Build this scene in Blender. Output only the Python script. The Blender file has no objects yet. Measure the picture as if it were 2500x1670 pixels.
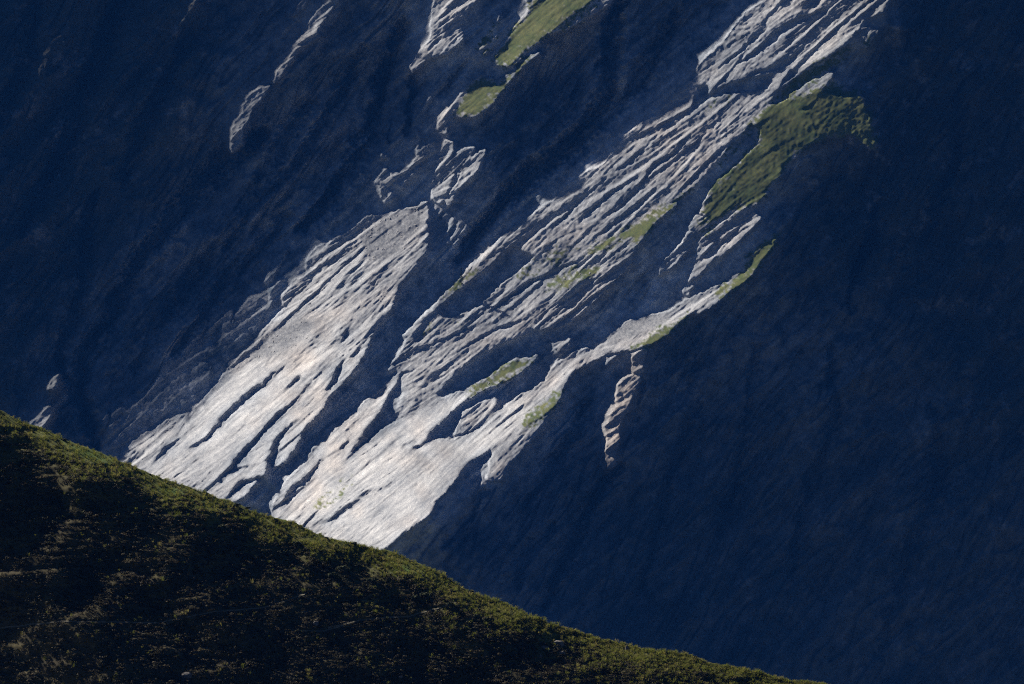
import bpy, math, time
import numpy as np
T0 = time.time()
# ------------------------------------------------------------------ camera, sky, sun, exposure
SC = bpy.context.scene
W, H = 2500.0, 1670.0
FPX = 18750.0                      # focal length in photograph pixels (270 mm on 36 mm)
cam = bpy.data.cameras.new('camera'); cam.lens = 36.0 * FPX / W; cam.sensor_width = 36.0
cam.sensor_fit = 'HORIZONTAL'; cam.clip_start = 1.0; cam.clip_end = 60000.0
camo = bpy.data.objects.new('camera', cam); SC.collection.objects.link(camo)
camo.location = (0, 0, 0); camo.rotation_euler = (math.radians(90), 0, 0)
SC.camera = camo
SUN = np.array([-0.63, 0.45, 0.63]); SUN /= np.linalg.norm(SUN)      # towards the sun
EL = math.asin(SUN[2]); AZ = math.atan2(SUN[0], SUN[1])
world = bpy.data.worlds.new('World'); SC.world = world; world.use_nodes = True
nt = world.node_tree; bg = nt.nodes['Background']
sky = nt.nodes.new('ShaderNodeTexSky'); sky.sky_type = 'NISHITA'; sky.sun_disc = False
sky.sun_elevation = EL; sky.sun_rotation = AZ; sky.altitude = 2500; sky.air_density = 0.2
sky.dust_density = 0.0; sky.ozone_density = 8.0
nt.links.new(sky.outputs[0], bg.inputs[0]); bg.inputs[1].default_value = 0.06
sl = bpy.data.lights.new('sun', 'SUN'); sl.energy = 5.0; sl.angle = math.radians(0.9); sl.color = (1.0, 0.94, 0.86)
so = bpy.data.objects.new('sun', sl); SC.collection.objects.link(so)
from mathutils import Vector, Euler
so.rotation_euler = Vector((-SUN[0], -SUN[1], -SUN[2])).to_track_quat('-Z', 'Y').to_euler()
so.location = (-900, 3000, 1500)
vs = SC.view_settings; vs.view_transform = 'Standard'; vs.look = 'None'; vs.gamma = 1.0
vs.use_curve_mapping = False; vs.exposure = 1.08
SC.cycles.use_denoising = False; SC.cycles.use_adaptive_sampling = False; SC.cycles.pixel_filter_type = 'BLACKMAN_HARRIS'; SC.cycles.filter_width = 1.15
SC.cycles.max_bounces = 3; SC.cycles.diffuse_bounces = 1; SC.cycles.use_light_tree = False; SC.cycles.volume_bounces = 0

# ------------------------------------------------------------------ numeric helpers
rng = np.random.default_rng(7)
def _hash(ix, iy, seed):
    h = (ix.astype(np.int64) * 374761393 + iy.astype(np.int64) * 668265263 + seed * 2147483647 + 1013904223) & 0xFFFFFFFF
    h = ((h ^ (h >> 13)) * 1274126177) & 0xFFFFFFFF
    h = ((h ^ (h >> 16)) * 2246822519) & 0xFFFFFFFF
    return (h ^ (h >> 15)) & 0xFFFFFFFF
def gnoise(x, y, seed=0, lin=False):
    """gradient noise, about -1..1"""
    x0 = np.floor(x); y0 = np.floor(y); fx = (x - x0).astype(np.float32); fy = (y - y0).astype(np.float32)
    ix = x0.astype(np.int32); iy = y0.astype(np.int32)
    ux, uy = (fx, fy) if lin else (fx * fx * fx * (fx * (fx * 6 - 15) + 10), fy * fy * fy * (fy * (fy * 6 - 15) + 10))
    if lin:                                   # angular value noise: straight facets and creases
        h_ = lambda dx, dy: _hash(ix + dx, iy + dy, seed).astype(np.float32) * np.float32(2 / 4294967296.0) - 1
        return (0.62 * ((h_(0, 0) * (1 - ux) + h_(1, 0) * ux) * (1 - uy) + (h_(0, 1) * (1 - ux) + h_(1, 1) * ux) * uy)).astype(np.float32)
    def g(dx, dy):
        a = _hash(ix + dx, iy + dy, seed).astype(np.float32) * np.float32(2 * math.pi / 4294967296.0)
        return np.cos(a) * (fx - dx) + np.sin(a) * (fy - dy)
    a = g(0, 0); b = g(1, 0); c = g(0, 1); d = g(1, 1)
    return (1.45 * ((a * (1 - ux) + b * ux) * (1 - uy) + (c * (1 - ux) + d * ux) * uy)).astype(np.float32)
def smooth(e0, e1, x):
    t = np.clip((x - e0) / (e1 - e0), 0, 1); return t * t * (3 - 2 * t)
def blur(a, r):
    for ax in (0, 1):
        for _ in range(2):
            p = np.pad(a, [(r + 1, r) if i == ax else (0, 0) for i in (0, 1)], mode='edge')
            c = np.cumsum(p, axis=ax, dtype=np.float64)
            n = a.shape[ax]
            hi = np.take(c, np.arange(2 * r + 1, 2 * r + 1 + n), axis=ax); lo = np.take(c, np.arange(0, n), axis=ax)
            a = ((hi - lo) / (2 * r + 1)).astype(np.float32)
    return a
def bil(img, x, y):
    h, w = img.shape
    x = np.clip(x, 0, w - 1.001); y = np.clip(y, 0, h - 1.001)
    x0 = x.astype(np.int32); y0 = y.astype(np.int32); fx = x - x0; fy = y - y0
    return (img[y0, x0] * (1 - fx) + img[y0, x0 + 1] * fx) * (1 - fy) + (img[y0 + 1, x0] * (1 - fx) + img[y0 + 1, x0 + 1] * fx) * fy

# trace raster in photograph pixels
RU0, RV0, RST = -520.0, -470.0, 2.0
RNU, RNV = 1740, 1190
def blank(): return np.zeros((RNV, RNU), np.float32)
def poly_mask(pts):
    p = np.array(pts, float); x = (p[:, 0] - RU0) / RST; y = (p[:, 1] - RV0) / RST
    x0 = max(int(x.min()) - 1, 0); x1 = min(int(x.max()) + 2, RNU); y0 = max(int(y.min()) - 1, 0); y1 = min(int(y.max()) + 2, RNV)
    X, Y = np.meshgrid(np.arange(x0, x1), np.arange(y0, y1))
    ins = np.zeros(X.shape, bool)
    n = len(x)
    for i in range(n):
        j = (i + 1) % n
        if y[i] == y[j]: continue
        c = ((y[i] > Y) != (y[j] > Y)) & (X < (x[j] - x[i]) * (Y - y[i]) / (y[j] - y[i]) + x[i])
        ins ^= c
    return (slice(y0, y1), slice(x0, x1)), ins
def stroke_mask(pts, w):
    p = np.array(pts, float); x = (p[:, 0] - RU0) / RST; y = (p[:, 1] - RV0) / RST
    ws = np.broadcast_to(np.array(w, float), (len(pts),)) / RST / 2
    m = ws.max() + 2
    x0 = max(int(x.min() - m), 0); x1 = min(int(x.max() + m) + 2, RNU); y0 = max(int(y.min() - m), 0); y1 = min(int(y.max() + m) + 2, RNV)
    X, Y = np.meshgrid(np.arange(x0, x1), np.arange(y0, y1))
    ins = np.zeros(X.shape, bool)
    for i in range(len(x) - 1):
        dx, dy = x[i + 1] - x[i], y[i + 1] - y[i]
        t = np.clip(((X - x[i]) * dx + (Y - y[i]) * dy) / (dx * dx + dy * dy + 1e-9), 0, 1)
        d = np.hypot(X - x[i] - t * dx, Y - y[i] - t * dy)
        ins |= d < ws[i] + (ws[i + 1] - ws[i]) * t
    return (slice(y0, y1), slice(x0, x1)), ins
def taper(pts, w):
    n = len(pts)
    return [w * (0.12 + 0.95 * math.sin(math.pi * (0.06 + 0.88 * i / (n - 1)))) for i in range(n)] if n > 2 else [w * .8, w * .35]

# ------------------------------------------------------------------ survey of the mountain (photograph pixels)
# steepness towards the sun of each sunlit rock face
STR = 1.0          # strength of the bedding relief
HBASE = 0.085      # how far the hill leans towards the sun
HAZE_C = (0.007, 0.045, 0.17); HAZE_D = 4.5e-5
LIT = [
 # ridge teeth upper left
 ('tooth', .45, [(813,2),(780,29),(757,57),(755,78),(724,107),(701,142),(675,172),(664,210),(690,190),(710,155),(726,122),(752,100),(785,83),(775,70),(797,50),(822,6),(850,-60),(830,-60)]),
 ('tooth', .32, [(661,214),(636,215),(609,230),(594,264),(575,291),(565,318),(567,375),(590,349),(598,307),(617,264),(636,238)]),
 ('', .12, [(480,-10),(462,20),(440,55),(428,84),(436,80),(450,52),(470,22),(488,-6)]),
 ('buttress', .28, [(1064,-40),(1053,57),(1051,92),(1015,138),(999,165),(1007,180),(1045,146),(1091,126),(1133,92),(1133,61),(1145,31),(1176,-20),(1190,-50)]),
 ('', .22, [(1225,34),(1195,77),(1160,115),(1150,140),(1172,161),(1199,119),(1214,77)]),
 ('meadow', .30, [(1370,-60),(1333,0),(1283,38),(1252,73),(1206,146),(1214,165),(1245,161),(1275,130),(1325,88),(1367,50),(1452,4),(1500,-50)]),
 ('', .20, [(1287,-40),(1287,20),(1283,44),(1333,4),(1370,-60)]),
 ('', .2, [(1329,80),(1375,77),(1429,50),(1490,8),(1520,-40),(1452,4),(1367,50)]),
 ('nose', .48, [(1321,123),(1287,153),(1241,199),(1191,261),(1160,284),(1130,288),(1107,276),(1137,226),(1160,207),(1195,197),(1214,199),(1260,165),(1291,134)]),
 ('', .33, [(1183,180),(1126,222),(1072,284),(1068,307),(1084,330),(1099,299),(1130,245),(1160,215)]),
 ('rib', .38, [(1084,345),(1064,399),(1053,475),(1076,494),(1099,460),(1126,414),(1156,364),(1133,364),(1103,383),(1107,353)]),
 ('rib', .42, [(1191,366),(1156,379),(1130,414),(1118,448),(1087,487),(1091,502),(1130,456),(1164,418)]),
 ('', .16, [(930,372),(953,383),(930,388)]),
 ('', .17, [(1064,337),(1040,372),(1020,420),(985,462),(952,448),(955,430),(1000,415),(1015,383),(1018,312),(1026,330),(1022,362)]),
 ('', .15, [(915,445),(938,406),(969,433),(950,460),(961,487),(940,500)]),
 # great left slab
 ('slab_c', .50, [(1045,487),(1015,506),(965,518),(938,525),(884,533),(854,563),(823,579),(800,598),(770,608),(751,638),(751,677),(721,688),(690,723),(698,754),(671,780),(644,811),(621,846),(590,869),(560,899),(533,934),(502,972),(479,991),(452,1033),(437,1060),(406,1099),(376,1140),(360,1200),(560,1300),(571,1227),(598,1212),(629,1181),(648,1158),(652,1120),(667,1093),(690,1060),(675,1140),(690,1130),(721,1093),(751,1037),(790,995),(800,972),(857,911),(877,880),(903,830),(923,796),(946,765),(965,730),(976,696),(995,677),(1015,650),(1041,612),(1045,573),(1040,530)]),
 ('slab_0', .42, [(456,1010),(414,1026),(364,1056),(330,1079),(303,1106),(285,1128),(300,1200),(380,1180),(400,1120),(425,1072),(445,1037)]),
 ('', .34, [(142,913),(119,930),(117,950),(134,952)]),
 ('', .28, [(113,991),(96,1022),(77,1033),(70,1060),(103,1050),(123,1022),(126,995)]),
 ('slab_d', .55, [(980,903),(946,926),(915,960),(857,1006),(800,1052),(763,1104),(728,1147),(690,1181),(675,1223),(664,1270),(760,1330),(800,1230),(846,1120),(892,1047),(934,995),(946,964),(965,937)]),
 # upper right slab and the rocks below it
 ('slab_k', .35, [(1900,-60),(1868,0),(1822,31),(1792,65),(1765,104),(1726,134),(1707,161),(1696,192),(1661,219),(1638,245),(1600,284),(1586,291),(1528,333),(1509,360),(1471,403),(1429,422),(1383,452),(1348,491),(1310,514),(1260,552),(1222,583),(1206,600),(1168,635),(1133,661),(1126,690),(1183,646),(1214,619),(1250,596),(1306,600),(1400,600),(1500,570),(1600,514),(1646,487),(1696,452),(1730,410),(1765,376),(1815,322),(1838,295),(1872,264),(1903,222),(1945,192),(1983,165),(2022,138),(2071,100),(2089,73),(2110,50),(2160,30),(2200,-60)]),
 ('slab_h', .27, [(1133,661),(1103,696),(1076,723),(1053,753),(1015,788),(992,819),(988,842),(969,876),(946,903),(975,900),(1030,905),(1099,922),(1118,903),(1168,872),(1222,842),(1252,830),(1306,803),(1356,803),(1398,784),(1429,750),(1467,719),(1498,688),(1521,661),(1544,631),(1559,600),(1582,570),(1605,535),(1660,492),(1600,514),(1500,570),(1400,596),(1306,590),(1250,590)]),
 ('', .40, [(1314,704),(1222,761),(1164,799),(1118,830),(1068,853),(1015,872),(1007,880),(1061,865),(1126,842),(1168,811),(1241,765),(1337,719)]),
 ('', .17, [(984,915),(1030,905),(1099,922),(1060,960),(1084,975),(1045,995),(985,1015),(970,1000),(990,960)]),
 # bottom slab
 ('slab_e', .62, [(1118,960),(1045,995),(984,1022),(930,1056),(888,1087),(850,1120),(800,1180),(740,1250),(690,1280),(700,1330),(920,1400),(930,1342),(972,1311),(1015,1277),(1049,1254),(1068,1223),(1091,1200),(1114,1173),(1126,1143),(1145,1124),(1183,1101),(1222,1074),(1206,1018),(1160,1060),(1100,1075),(1068,1072),(1026,1087),(1045,1056),(1084,1022),(1125,985),(1165,957)]),
 ('ledge_e', .36, [(1317,868),(1271,876),(1229,891),(1199,914),(1160,934),(1130,964),(1168,959),(1222,938),(1260,915),(1298,888)]),
 ('', .17, [(1130,1000),(1210,970),(1215,1005),(1150,1050),(1110,1060)]),
 # low crest strip
 ('slab_f', .62, [(1895,569),(1884,573),(1853,604),(1826,631),(1815,661),(1773,688),(1726,711),(1688,730),(1638,761),(1586,769),(1528,784),(1490,815),(1459,838),(1444,853),(1386,868),(1360,884),(1329,930),(1283,960),(1233,991),(1200,1018),(1160,1062),(1150,1120),(1202,1087),(1252,1056),(1275,1049),(1325,1014),(1352,991),(1375,941),(1398,911),(1429,891),(1467,872),(1482,861),(1513,857),(1548,849),(1597,838),(1650,799),(1692,768),(1711,765),(1746,742),(1776,715),(1807,692),(1830,673),(1853,646),(1884,608),(1899,581)]),
 ('', .27, [(1340,1014),(1298,1041),(1241,1060),(1202,1091),(1195,1140),(1193,1175),(1225,1170),(1250,1130),(1275,1100),(1310,1060)]),
 ('pillar', .19, [(1559,914),(1521,930),(1509,949),(1505,987),(1482,1037),(1480,1072),(1478,1135),(1486,1145),(1500,1135),(1515,1072),(1515,1045),(1530,999),(1544,960),(1563,922)]),
 ('', .16, [(1482,872),(1480,905),(1486,888),(1510,868),(1540,862),(1545,912),(1570,914),(1580,850)]),
 ('', .15, [(1348,840),(1394,819),(1390,850),(1360,870)]),
 # grass shoulder right of the upper slab
 ('', .95, [(2089,73),(2110,50),(2060,70),(2010,110),(1975,140),(1965,168),(2022,138),(2071,100)]),
 ('', .7, [(2030,178),(1975,208),(1925,236),(1935,242),(1985,222),(2035,190)]),
 ('shoulder', .20, [(1872,264),(1918,245),(1968,230),(2022,188),(2040,180),(2010,222),(1970,260),(1925,275),(1893,300),(1876,345),(1882,380),(1905,400),(1908,430),(1884,450),(1872,475),(1850,500),(1830,525),(1780,530),(1735,545),(1705,520),(1711,506),(1734,468),(1772,426),(1815,387),(1849,353),(1858,315),(1835,300)]),
 ('', .15, [(1930,262),(1893,296),(1868,330),(1872,380),(1905,405),(1950,372),(1990,332),(1985,285)]),
 ('', .11, [(1925,275),(2010,222),(2060,230),(2110,235),(2125,300),(2145,350),(2130,370),(2080,330),(2000,340),(1940,370),(1893,370),(1885,330)]),
 ('streaks', .26, [(1734,545),(1700,525),(1684,552),(1669,585),(1615,646),(1608,681),(1612,700),(1684,722),(1700,688),(1750,631),(1792,608),(1830,566),(1862,535),(1840,510),(1800,530)]),
 ('', .22, [(2094,69),(2152,73),(2117,115)]),
 ('', .12, [(2167,50),(2225,70),(2200,78),(2160,60)]),
]
DARK_POLY = [
 [(1815,192),(1884,180),(1876,215),(1815,226),(1765,234),(1730,245),(1706,262),(1686,268),(1690,238),(1706,212),(1730,203),(1738,226),(1769,207)],
 [(1926,169),(1953,180),(1907,215)],
 [(1248,600),(1291,614),(1306,627),(1275,661),(1233,688),(1202,719),(1168,750),(1137,765),(1076,780),(1068,750),(1091,728),(1133,698),(1183,660),(1214,629)],
 [(1711,573),(1673,620),(1640,655),(1596,690),(1600,745),(1660,740),(1690,665),(1700,612)],
 [(1306,806),(1356,806),(1398,788),(1340,830),(1300,850),(1252,858),(1200,880),(1150,900),(1130,902),(1180,872),(1225,846),(1252,832)],
]
CRACKS = [
 ([(690,895),(648,941),(598,976),(552,1014),(514,1060),(460,1095)], 15),
 ([(790,822),(751,853)], 7), ([(839,872),(816,922),(797,953)], 17), ([(728,926),(694,949)], 15),
 ([(751,941),(728,980),(690,1010),(652,1045),(629,1072),(590,1110),(571,1140),(545,1165),(498,1200)], 14),
 ([(724,1026),(675,1079),(662,1125),(668,1180),(664,1260)], 18),
 ([(494,987),(533,976)], 6), ([(441,1068),(406,1099),(372,1140)], 13), ([(866,780),(843,826),(813,853)], 9),
 ([(660,1165),(590,1180),(545,1222)], 15), ([(621,1131),(571,1147),(537,1173)], 9),
 ([(333,1098),(300,1130)], 8), ([(900,640),(860,690),(830,740)], 6), ([(960,640),(915,690),(880,725)], 6),
 ([(790,1108),(751,1170),(709,1208),(690,1240)], 17), ([(905,985),(880,1020),(840,1060)], 6),
 ([(2014,23),(1968,42),(1918,65),(1884,100),(1838,134),(1799,153)], 15),
 ([(1964,111),(1937,142),(1907,157),(1876,169),(1830,184)], 12),
 ([(1880,60),(1840,95),(1790,135),(1750,175)], 8), ([(1600,330),(1540,395),(1490,430)], 8),
 ([(1690,330),(1640,380),(1600,400),(1560,460),(1510,510),(1470,530)], 10),
 ([(1480,430),(1430,480),(1380,530),(1330,565)], 7), ([(1740,310),(1700,350),(1660,370)], 7),
 ([(1560,420),(1500,470),(1440,520),(1400,560)], 8), ([(1620,450),(1560,500),(1500,540),(1440,590)], 8),
 ([(1420,640),(1360,665),(1300,690),(1230,735),(1160,780)], 9), ([(1500,640),(1440,700),(1380,735),(1310,765)], 7),
 ([(1300,770),(1230,800),(1160,835),(1100,870)], 9), ([(1180,790),(1130,810),(1070,835),(1020,855)], 8),
 ([(1140,380),(1110,430),(1085,480)], 6), ([(1100,395),(1080,440),(1066,478)], 5),
 ([(985,1090),(1020,1075)], 9), ([(1060,1065),(1020,1090),(1000,1100)], 10), ([(985,1160),(950,1185),(915,1200)], 5),
 ([(920,1190),(860,1230),(800,1270),(760,1290)], 8), ([(1225,1015),(1180,1055)], 9),
 ([(870,1040),(846,1083),(810,1120)], 6), ([(1680,560),(1720,580)], 5), ([(1790,560),(1740,600),(1700,640)], 7),
]
GULLY = [   # (course, depth in metres, half width in px) of watercourses in the shaded walls
 ([(420,500),(376,585),(326,661),(291,719),(268,780),(215,842),(192,918),(199,976),(218,1029),(240,1100)], 14, 42),
 ([(225,480),(215,573),(207,688),(184,757),(150,842),(146,903),(180,968),(215,1040)], 10, 36),
 ([(640,330),(560,380),(498,430),(441,510),(383,600)], 16, 60), ([(420,740),(383,775),(345,830)], 6, 22),
 ([(1510,-40),(1490,115),(1490,230),(1375,368),(1260,460),(1190,540),(1120,640)], 16, 55), ([(1430,180),(1400,260),(1330,330)], 6, 26), ([(1650,60),(1600,120),(1560,200),(1500,270),(1400,370)], 10, 50),
 ([(990,60),(940,180),(911,326),(861,399),(811,479),(740,560)], 14, 46), ([(1015,180),(1010,260),(1000,330)], 8, 28), ([(1140,140),(1110,190),(1080,240)], 8, 24),
 ([(880,120),(828,230),(786,314),(709,400),(640,480)], 9, 34), ([(760,250),(700,330),(650,420),(600,520),(560,600)], 8, 34), ([(700,520),(640,600),(560,680),(500,760),(430,860)], 8, 36), ([(520,600),(470,690),(400,790),(330,900)], 7, 36),
 ([(1348,1285),(1279,1357),(1248,1434)], 8, 30), ([(1500,1150),(1420,1260),(1380,1360),(1330,1480)], 10, 50), ([(1700,880),(1690,1000),(1640,1150),(1600,1300),(1560,1450)], 6, 34),
 ([(2030,850),(2040,1000),(1980,1200),(1930,1400)], 6, 36), ([(1850,850),(1840,960),(1800,1100),(1760,1300)], 5, 28), ([(2280,1000),(2300,1150),(2200,1400),(2150,1600)], 6, 40), ([(2150,500),(2100,650),(2080,750)], 9, 34), ([(2350,200),(2330,400),(2250,600)], 6, 34),
 ([(300,-40),(260,100),(200,260),(130,420),(60,560)], 12, 60), ([(470,90),(400,220),(340,340),(300,430)], 9, 46), ([(100,0),(60,160),(0,300)], 10, 60), ([(1180,1200),(1140,1270),(1090,1330)], 6, 30), ([(1440,980),(1400,1060),(1330,1150),(1270,1240)], 8, 36),
 ([(1560,880),(1552,960),(1545,1040)], 5, 16), ([(1640,860),(1636,920),(1630,980)], 4, 14), ([(1600,860),(1597,930),(1590,1000)], 4, 14), ([(1670,850),(1668,940),(1660,1000)], 4, 16),
]
GRASS = [   # (strength, polygon)
 (1, [(1370,-60),(1333,0),(1283,38),(1252,73),(1206,146),(1214,165),(1245,161),(1275,130),(1325,88),(1367,50),(1452,4),(1500,-50)], 'steep green meadow on the crest of the upper cliff'),
 (.7, [(1287,-40),(1287,20),(1283,44),(1333,4),(1370,-60)], ''),
 (.6, [(1225,45),(1195,77),(1160,115),(1165,140),(1199,119),(1214,77)], ''),
 (.45, [(1329,80),(1375,77),(1429,50),(1490,8),(1452,4),(1367,50)], ''),
 (.95, [(1321,123),(1287,153),(1241,199),(1191,255),(1160,280),(1120,280),(1110,270),(1137,226),(1160,207),(1195,197),(1214,199),(1260,165),(1291,134)], 'grass ledge on the nose of the middle buttress'),
 (1, [(1317,868),(1271,876),(1229,891),(1199,914),(1160,934),(1130,966),(1168,957),(1222,930),(1260,905),(1298,884)], 'small green ledge above the brightest slab'),
 (1, [(1551,543),(1482,577),(1429,612),(1421,627),(1471,608),(1509,585),(1540,590),(1559,600),(1582,570),(1605,535),(1660,490),(1710,436),(1690,450),(1620,505)], 'grass along the lower edge of the upper slab'),
 (.85, [(1459,642),(1406,661),(1344,681),(1314,700),(1367,704),(1398,688),(1429,688),(1459,677),(1475,650)], 'green patch in the middle of the grey streaked rocks'),
 (.9, [(1176,650),(1133,678),(1099,700),(1068,727),(1084,730),(1126,700),(1168,672)], 'narrow green rim where the conifer stands'),
 (1, [(1700,761),(1643,788),(1586,815),(1515,857),(1548,852),(1597,842),(1653,803),(1697,770)], 'grass lip above the ribbed cliff'),
 (1, [(1902,566),(1884,570),(1853,600),(1826,628),(1819,658),(1780,690),(1752,704),(1738,735),(1776,720),(1807,696),(1834,677),(1857,648),(1888,610),(1903,581)], 'green crest strip rising to a point'),
 (1, [(1380,941),(1344,970),(1279,1024),(1270,1052),(1330,1018),(1357,994)], 'short grass strip below the low crest'),
 (1, [(2080,92),(2033,140),(1983,165),(1933,203),(1891,245),(1850,290),(1800,345),(1740,405),(1745,412),(1780,380),(1830,325),(1876,268),(1918,238),(1968,207),(2022,176),(2052,146),(2075,115)], 'thin grass rim of the upper right slab'),
 (1, [(1872,264),(1918,245),(1968,230),(2022,200),(2050,205),(2110,235),(2145,350),(2130,370),(2080,330),(2000,340),(1940,370),(1915,400),(1908,430),(1884,450),(1872,475),(1850,495),(1790,515),(1740,540),(1711,516),(1734,468),(1772,426),(1815,387),(1849,353),(1858,315),(1835,300)], 'broad olive grass shoulder right of the upper slab'),
 (.5, [(1734,545),(1700,525),(1690,560),(1720,575),(1790,545)], ''),
 (.5, [(2100,85),(2150,78),(2117,115)], ''),
 (.4, [(1650,265),(1700,255),(1765,240),(1820,232),(1800,250),(1740,262)], ''),
 (.45, [(1360,600),(1420,590),(1380,640),(1300,680),(1250,700),(1290,650)], ''),
 (.45, [(1140,770),(1100,790),(1080,805),(1110,800),(1150,780)], ''),
 (.4, [(1030,855),(1080,835),(1090,845),(1030,866)], ''),
 (.35, [(1010,800),(1060,770),(1080,790),(1010,830)], ''),
 (.3, [(760,1230),(830,1170),(880,1160),(850,1200),(790,1250)], ''),
]
SCREE = [
 ([(1045,487),(965,520),(905,545),(880,580),(895,640),(950,640),(1000,600),(1030,545),(1040,510)], 'grey scree fan at the head of the great slab'),
 ([(721,773),(652,811),(606,869),(621,880),(690,865),(751,826),(774,784)], 'grey scree patch halfway down the great slab'),
 ([(1528,784),(1586,769),(1640,772),(1600,795),(1540,820),(1470,850),(1490,815)], 'pale scree hollow below the low crest'),
]
SHEET = [[(1118,960),(930,1056),(850,1120),(760,1250),(920,1400),(1049,1254),(1222,1074),(1400,900),(1380,870),(1206,1018)], [(600,870),(480,1000),(360,1200),(560,1300),(660,1100),(720,960),(690,860)], [(1500,800),(1600,760),(1730,710),(1640,800)], [(950,640),(1045,560),(1000,680),(960,730)]]
VEG_SHADE_POLY = [[(1560,1130),(1900,900),(2300,900),(2950,1000),(2950,1900),(1350,1900),(1300,1500)], [(-520,-470),(420,-470),(560,60),(500,380),(400,520),(280,640),(140,850),(60,1000),(-520,1000)], [(2050,240),(2200,-80),(2900,-300),(2950,1200),(2400,1150),(2200,800),(1950,650),(1880,540),(1900,470),(1930,410),(2000,350)]]  # vegetation, widened over left and lower right to deepen shade by colour
HILL = np.array([(-520,770),(-300,865),(0,1001),(107,1049),(213,1097),(288,1119),(362,1156),(458,1188),(533,1214),(607,1241),(682,1266),(799,1312),(927,1339),(1001,1364),(1118,1427),(1257,1486),(1374,1534),(1513,1571),(1662,1598),(1811,1635),(1971,1668),(2300,1730),(2950,1800)], float)
def hill_v(u): return np.interp(u, HILL[:, 0], HILL[:, 1])

# ------------------------------------------------------------------ sun-aligned relief solver
E1 = np.cross(SUN, [0, 0, 1.0]); E1 /= np.linalg.norm(E1); E2 = np.cross(SUN, E1)
def dirs(u, v):
    d = np.stack([(u - W / 2) / FPX, np.ones_like(u), (H / 2 - v) / FPX], -1)
    return d / np.linalg.norm(d, axis=-1, keepdims=True)
def polar(u, v):
    d = dirs(u, v); return np.arccos(d @ SUN), np.arctan2(d @ E2, d @ E1)
class Relief:
    """distance of the ground from the sun-parallel axis through the viewpoint; a face is in the sun
    where this distance keeps shrinking down-sun"""
    def __init__(s, u0, u1, v0, v1, step):
        cu = np.linspace(u0, u1, 40); cv = np.linspace(v0, v1, 40)
        U, V = np.meshgrid(cu, cv); ph, th = polar(U, V)
        s.dp = step / FPX; s.dt = step / FPX / math.sin(ph.mean())
        s.p0 = ph.min(); s.t0 = th.min()
        s.np = int((ph.max() - s.p0) / s.dp) + 2; s.nt = int((th.max() - s.t0) / s.dt) + 2
        P, Tt = np.meshgrid(s.p0 + np.arange(s.np) * s.dp, s.t0 + np.arange(s.nt) * s.dt)     # rows theta, cols phi
        d = (np.cos(P)[..., None] * SUN + np.sin(P)[..., None] * (np.cos(Tt)[..., None] * E1 + np.sin(Tt)[..., None] * E2))
        s.U = (d[..., 0] / d[..., 1] * FPX + W / 2).astype(np.float32); s.V = (H / 2 - d[..., 2] / d[..., 1] * FPX).astype(np.float32)
    def sample(s, img, u, v):
        ph, th = polar(u, v); return bil(img, (ph - s.p0) / s.dp, (th - s.t0) / s.dt), ph
def dips(M, lam, cap, adv, it):
    """screened membrane: 0 on the sunlit faces, sinking to cap in the shaded gullies"""
    d = np.zeros_like(M); dark = 1.0 - M
    for i in range(it):
        p = np.pad(d, 1, mode='edge')
        L = p[:-2, 1:-1] + p[2:, 1:-1] + p[1:-1, :-2]
        R = p[1:-1, 2:]
        d = dark * (cap + lam * lam * (L + R) + adv * R) / (1 + 4 * lam * lam + adv)
    return d
def down(a, f):
    h, w = (a.shape[0] // f) * f, (a.shape[1] // f) * f
    return a[:h, :w].reshape(h // f, f, w // f, f).mean((1, 3))

# ------------------------------------------------------------------ mountain
A = blank(); REG = np.full((RNV, RNU), -1, np.int16); GR = blank(); SCR = blank(); VEG_SHADE_MAP = blank()
for i, (nm, a, pts) in enumerate(LIT):
    sl_, ins = poly_mask(pts); A[sl_][ins] = np.maximum(A[sl_][ins], a * 2.1)
for pts in DARK_POLY:
    sl_, ins = poly_mask(pts); A[sl_][ins] = 0
for pts, w in CRACKS:
    sl_, ins = stroke_mask(pts, taper(pts, w * 1.3)); A[sl_][ins] *= 0.0
# crest of the mountain beyond the left and upper frame, where the shade comes from
UU, VV = np.meshgrid(RU0 + RST * np.arange(RNU), RV0 + RST * np.arange(RNV))
edge = ((UU < -380) | (VV < -330))
LITB = blur((A > 0).astype(np.float32), 7); LITWIDE = blur((A > 0).astype(np.float32), 55)     # sunlit areas blurred; rock colour is brightened there to stand in for light
def sum_scree():
    m_ = blank()
    for pts, lab in SCREE[:2]:
        sl_, ins = poly_mask(pts); m_[sl_][ins] = 1
    return m_
def segd(u, v, a, b_):
    a = np.array(a, float); b_ = np.array(b_, float); d = b_ - a; k_ = np.clip(((u - a[0]) * d[0] + (v - a[1]) * d[1]) / d.dot(d), 0, 1)
    return np.hypot(u - a[0] - k_ * d[0], v - a[1] - k_ * d[1])
A *= (1 - 0.4 * np.clip(blur(sum_scree(), 4), 0, 1))
A *= (0.33 + 0.95 * np.exp(-(segd(UU, VV, (520, 1080), (960, 1180)) / 300) ** 2) + 0.22 * np.exp(-(segd(UU, VV, (1250, 1000), (1720, 720)) / 90) ** 2) + 0.16 * np.exp(-(segd(UU, VV, (980, 620), (760, 800)) / 110) ** 2)).astype(np.float32)
for st, pts, lab in GRASS:
    if st >= .85 and 'shoulder' not in lab:
        sl_, ins = poly_mask(pts); sub_ = A[sl_]; ok_ = ins & (sub_ > 0); sub_[ok_] = np.maximum(sub_[ok_], 0.36 if VV[sl_].max() < 320 else 0.5)
A *= (1 + 0.3 * np.exp(-(segd(UU, VV, (1080, 100), (1300, 60)) / 220) ** 2 - (segd(UU, VV, (1100, 300), (1300, 60)) / 260) ** 2)).astype(np.float32)
A[edge] = 0.10
PARTS = []
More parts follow.
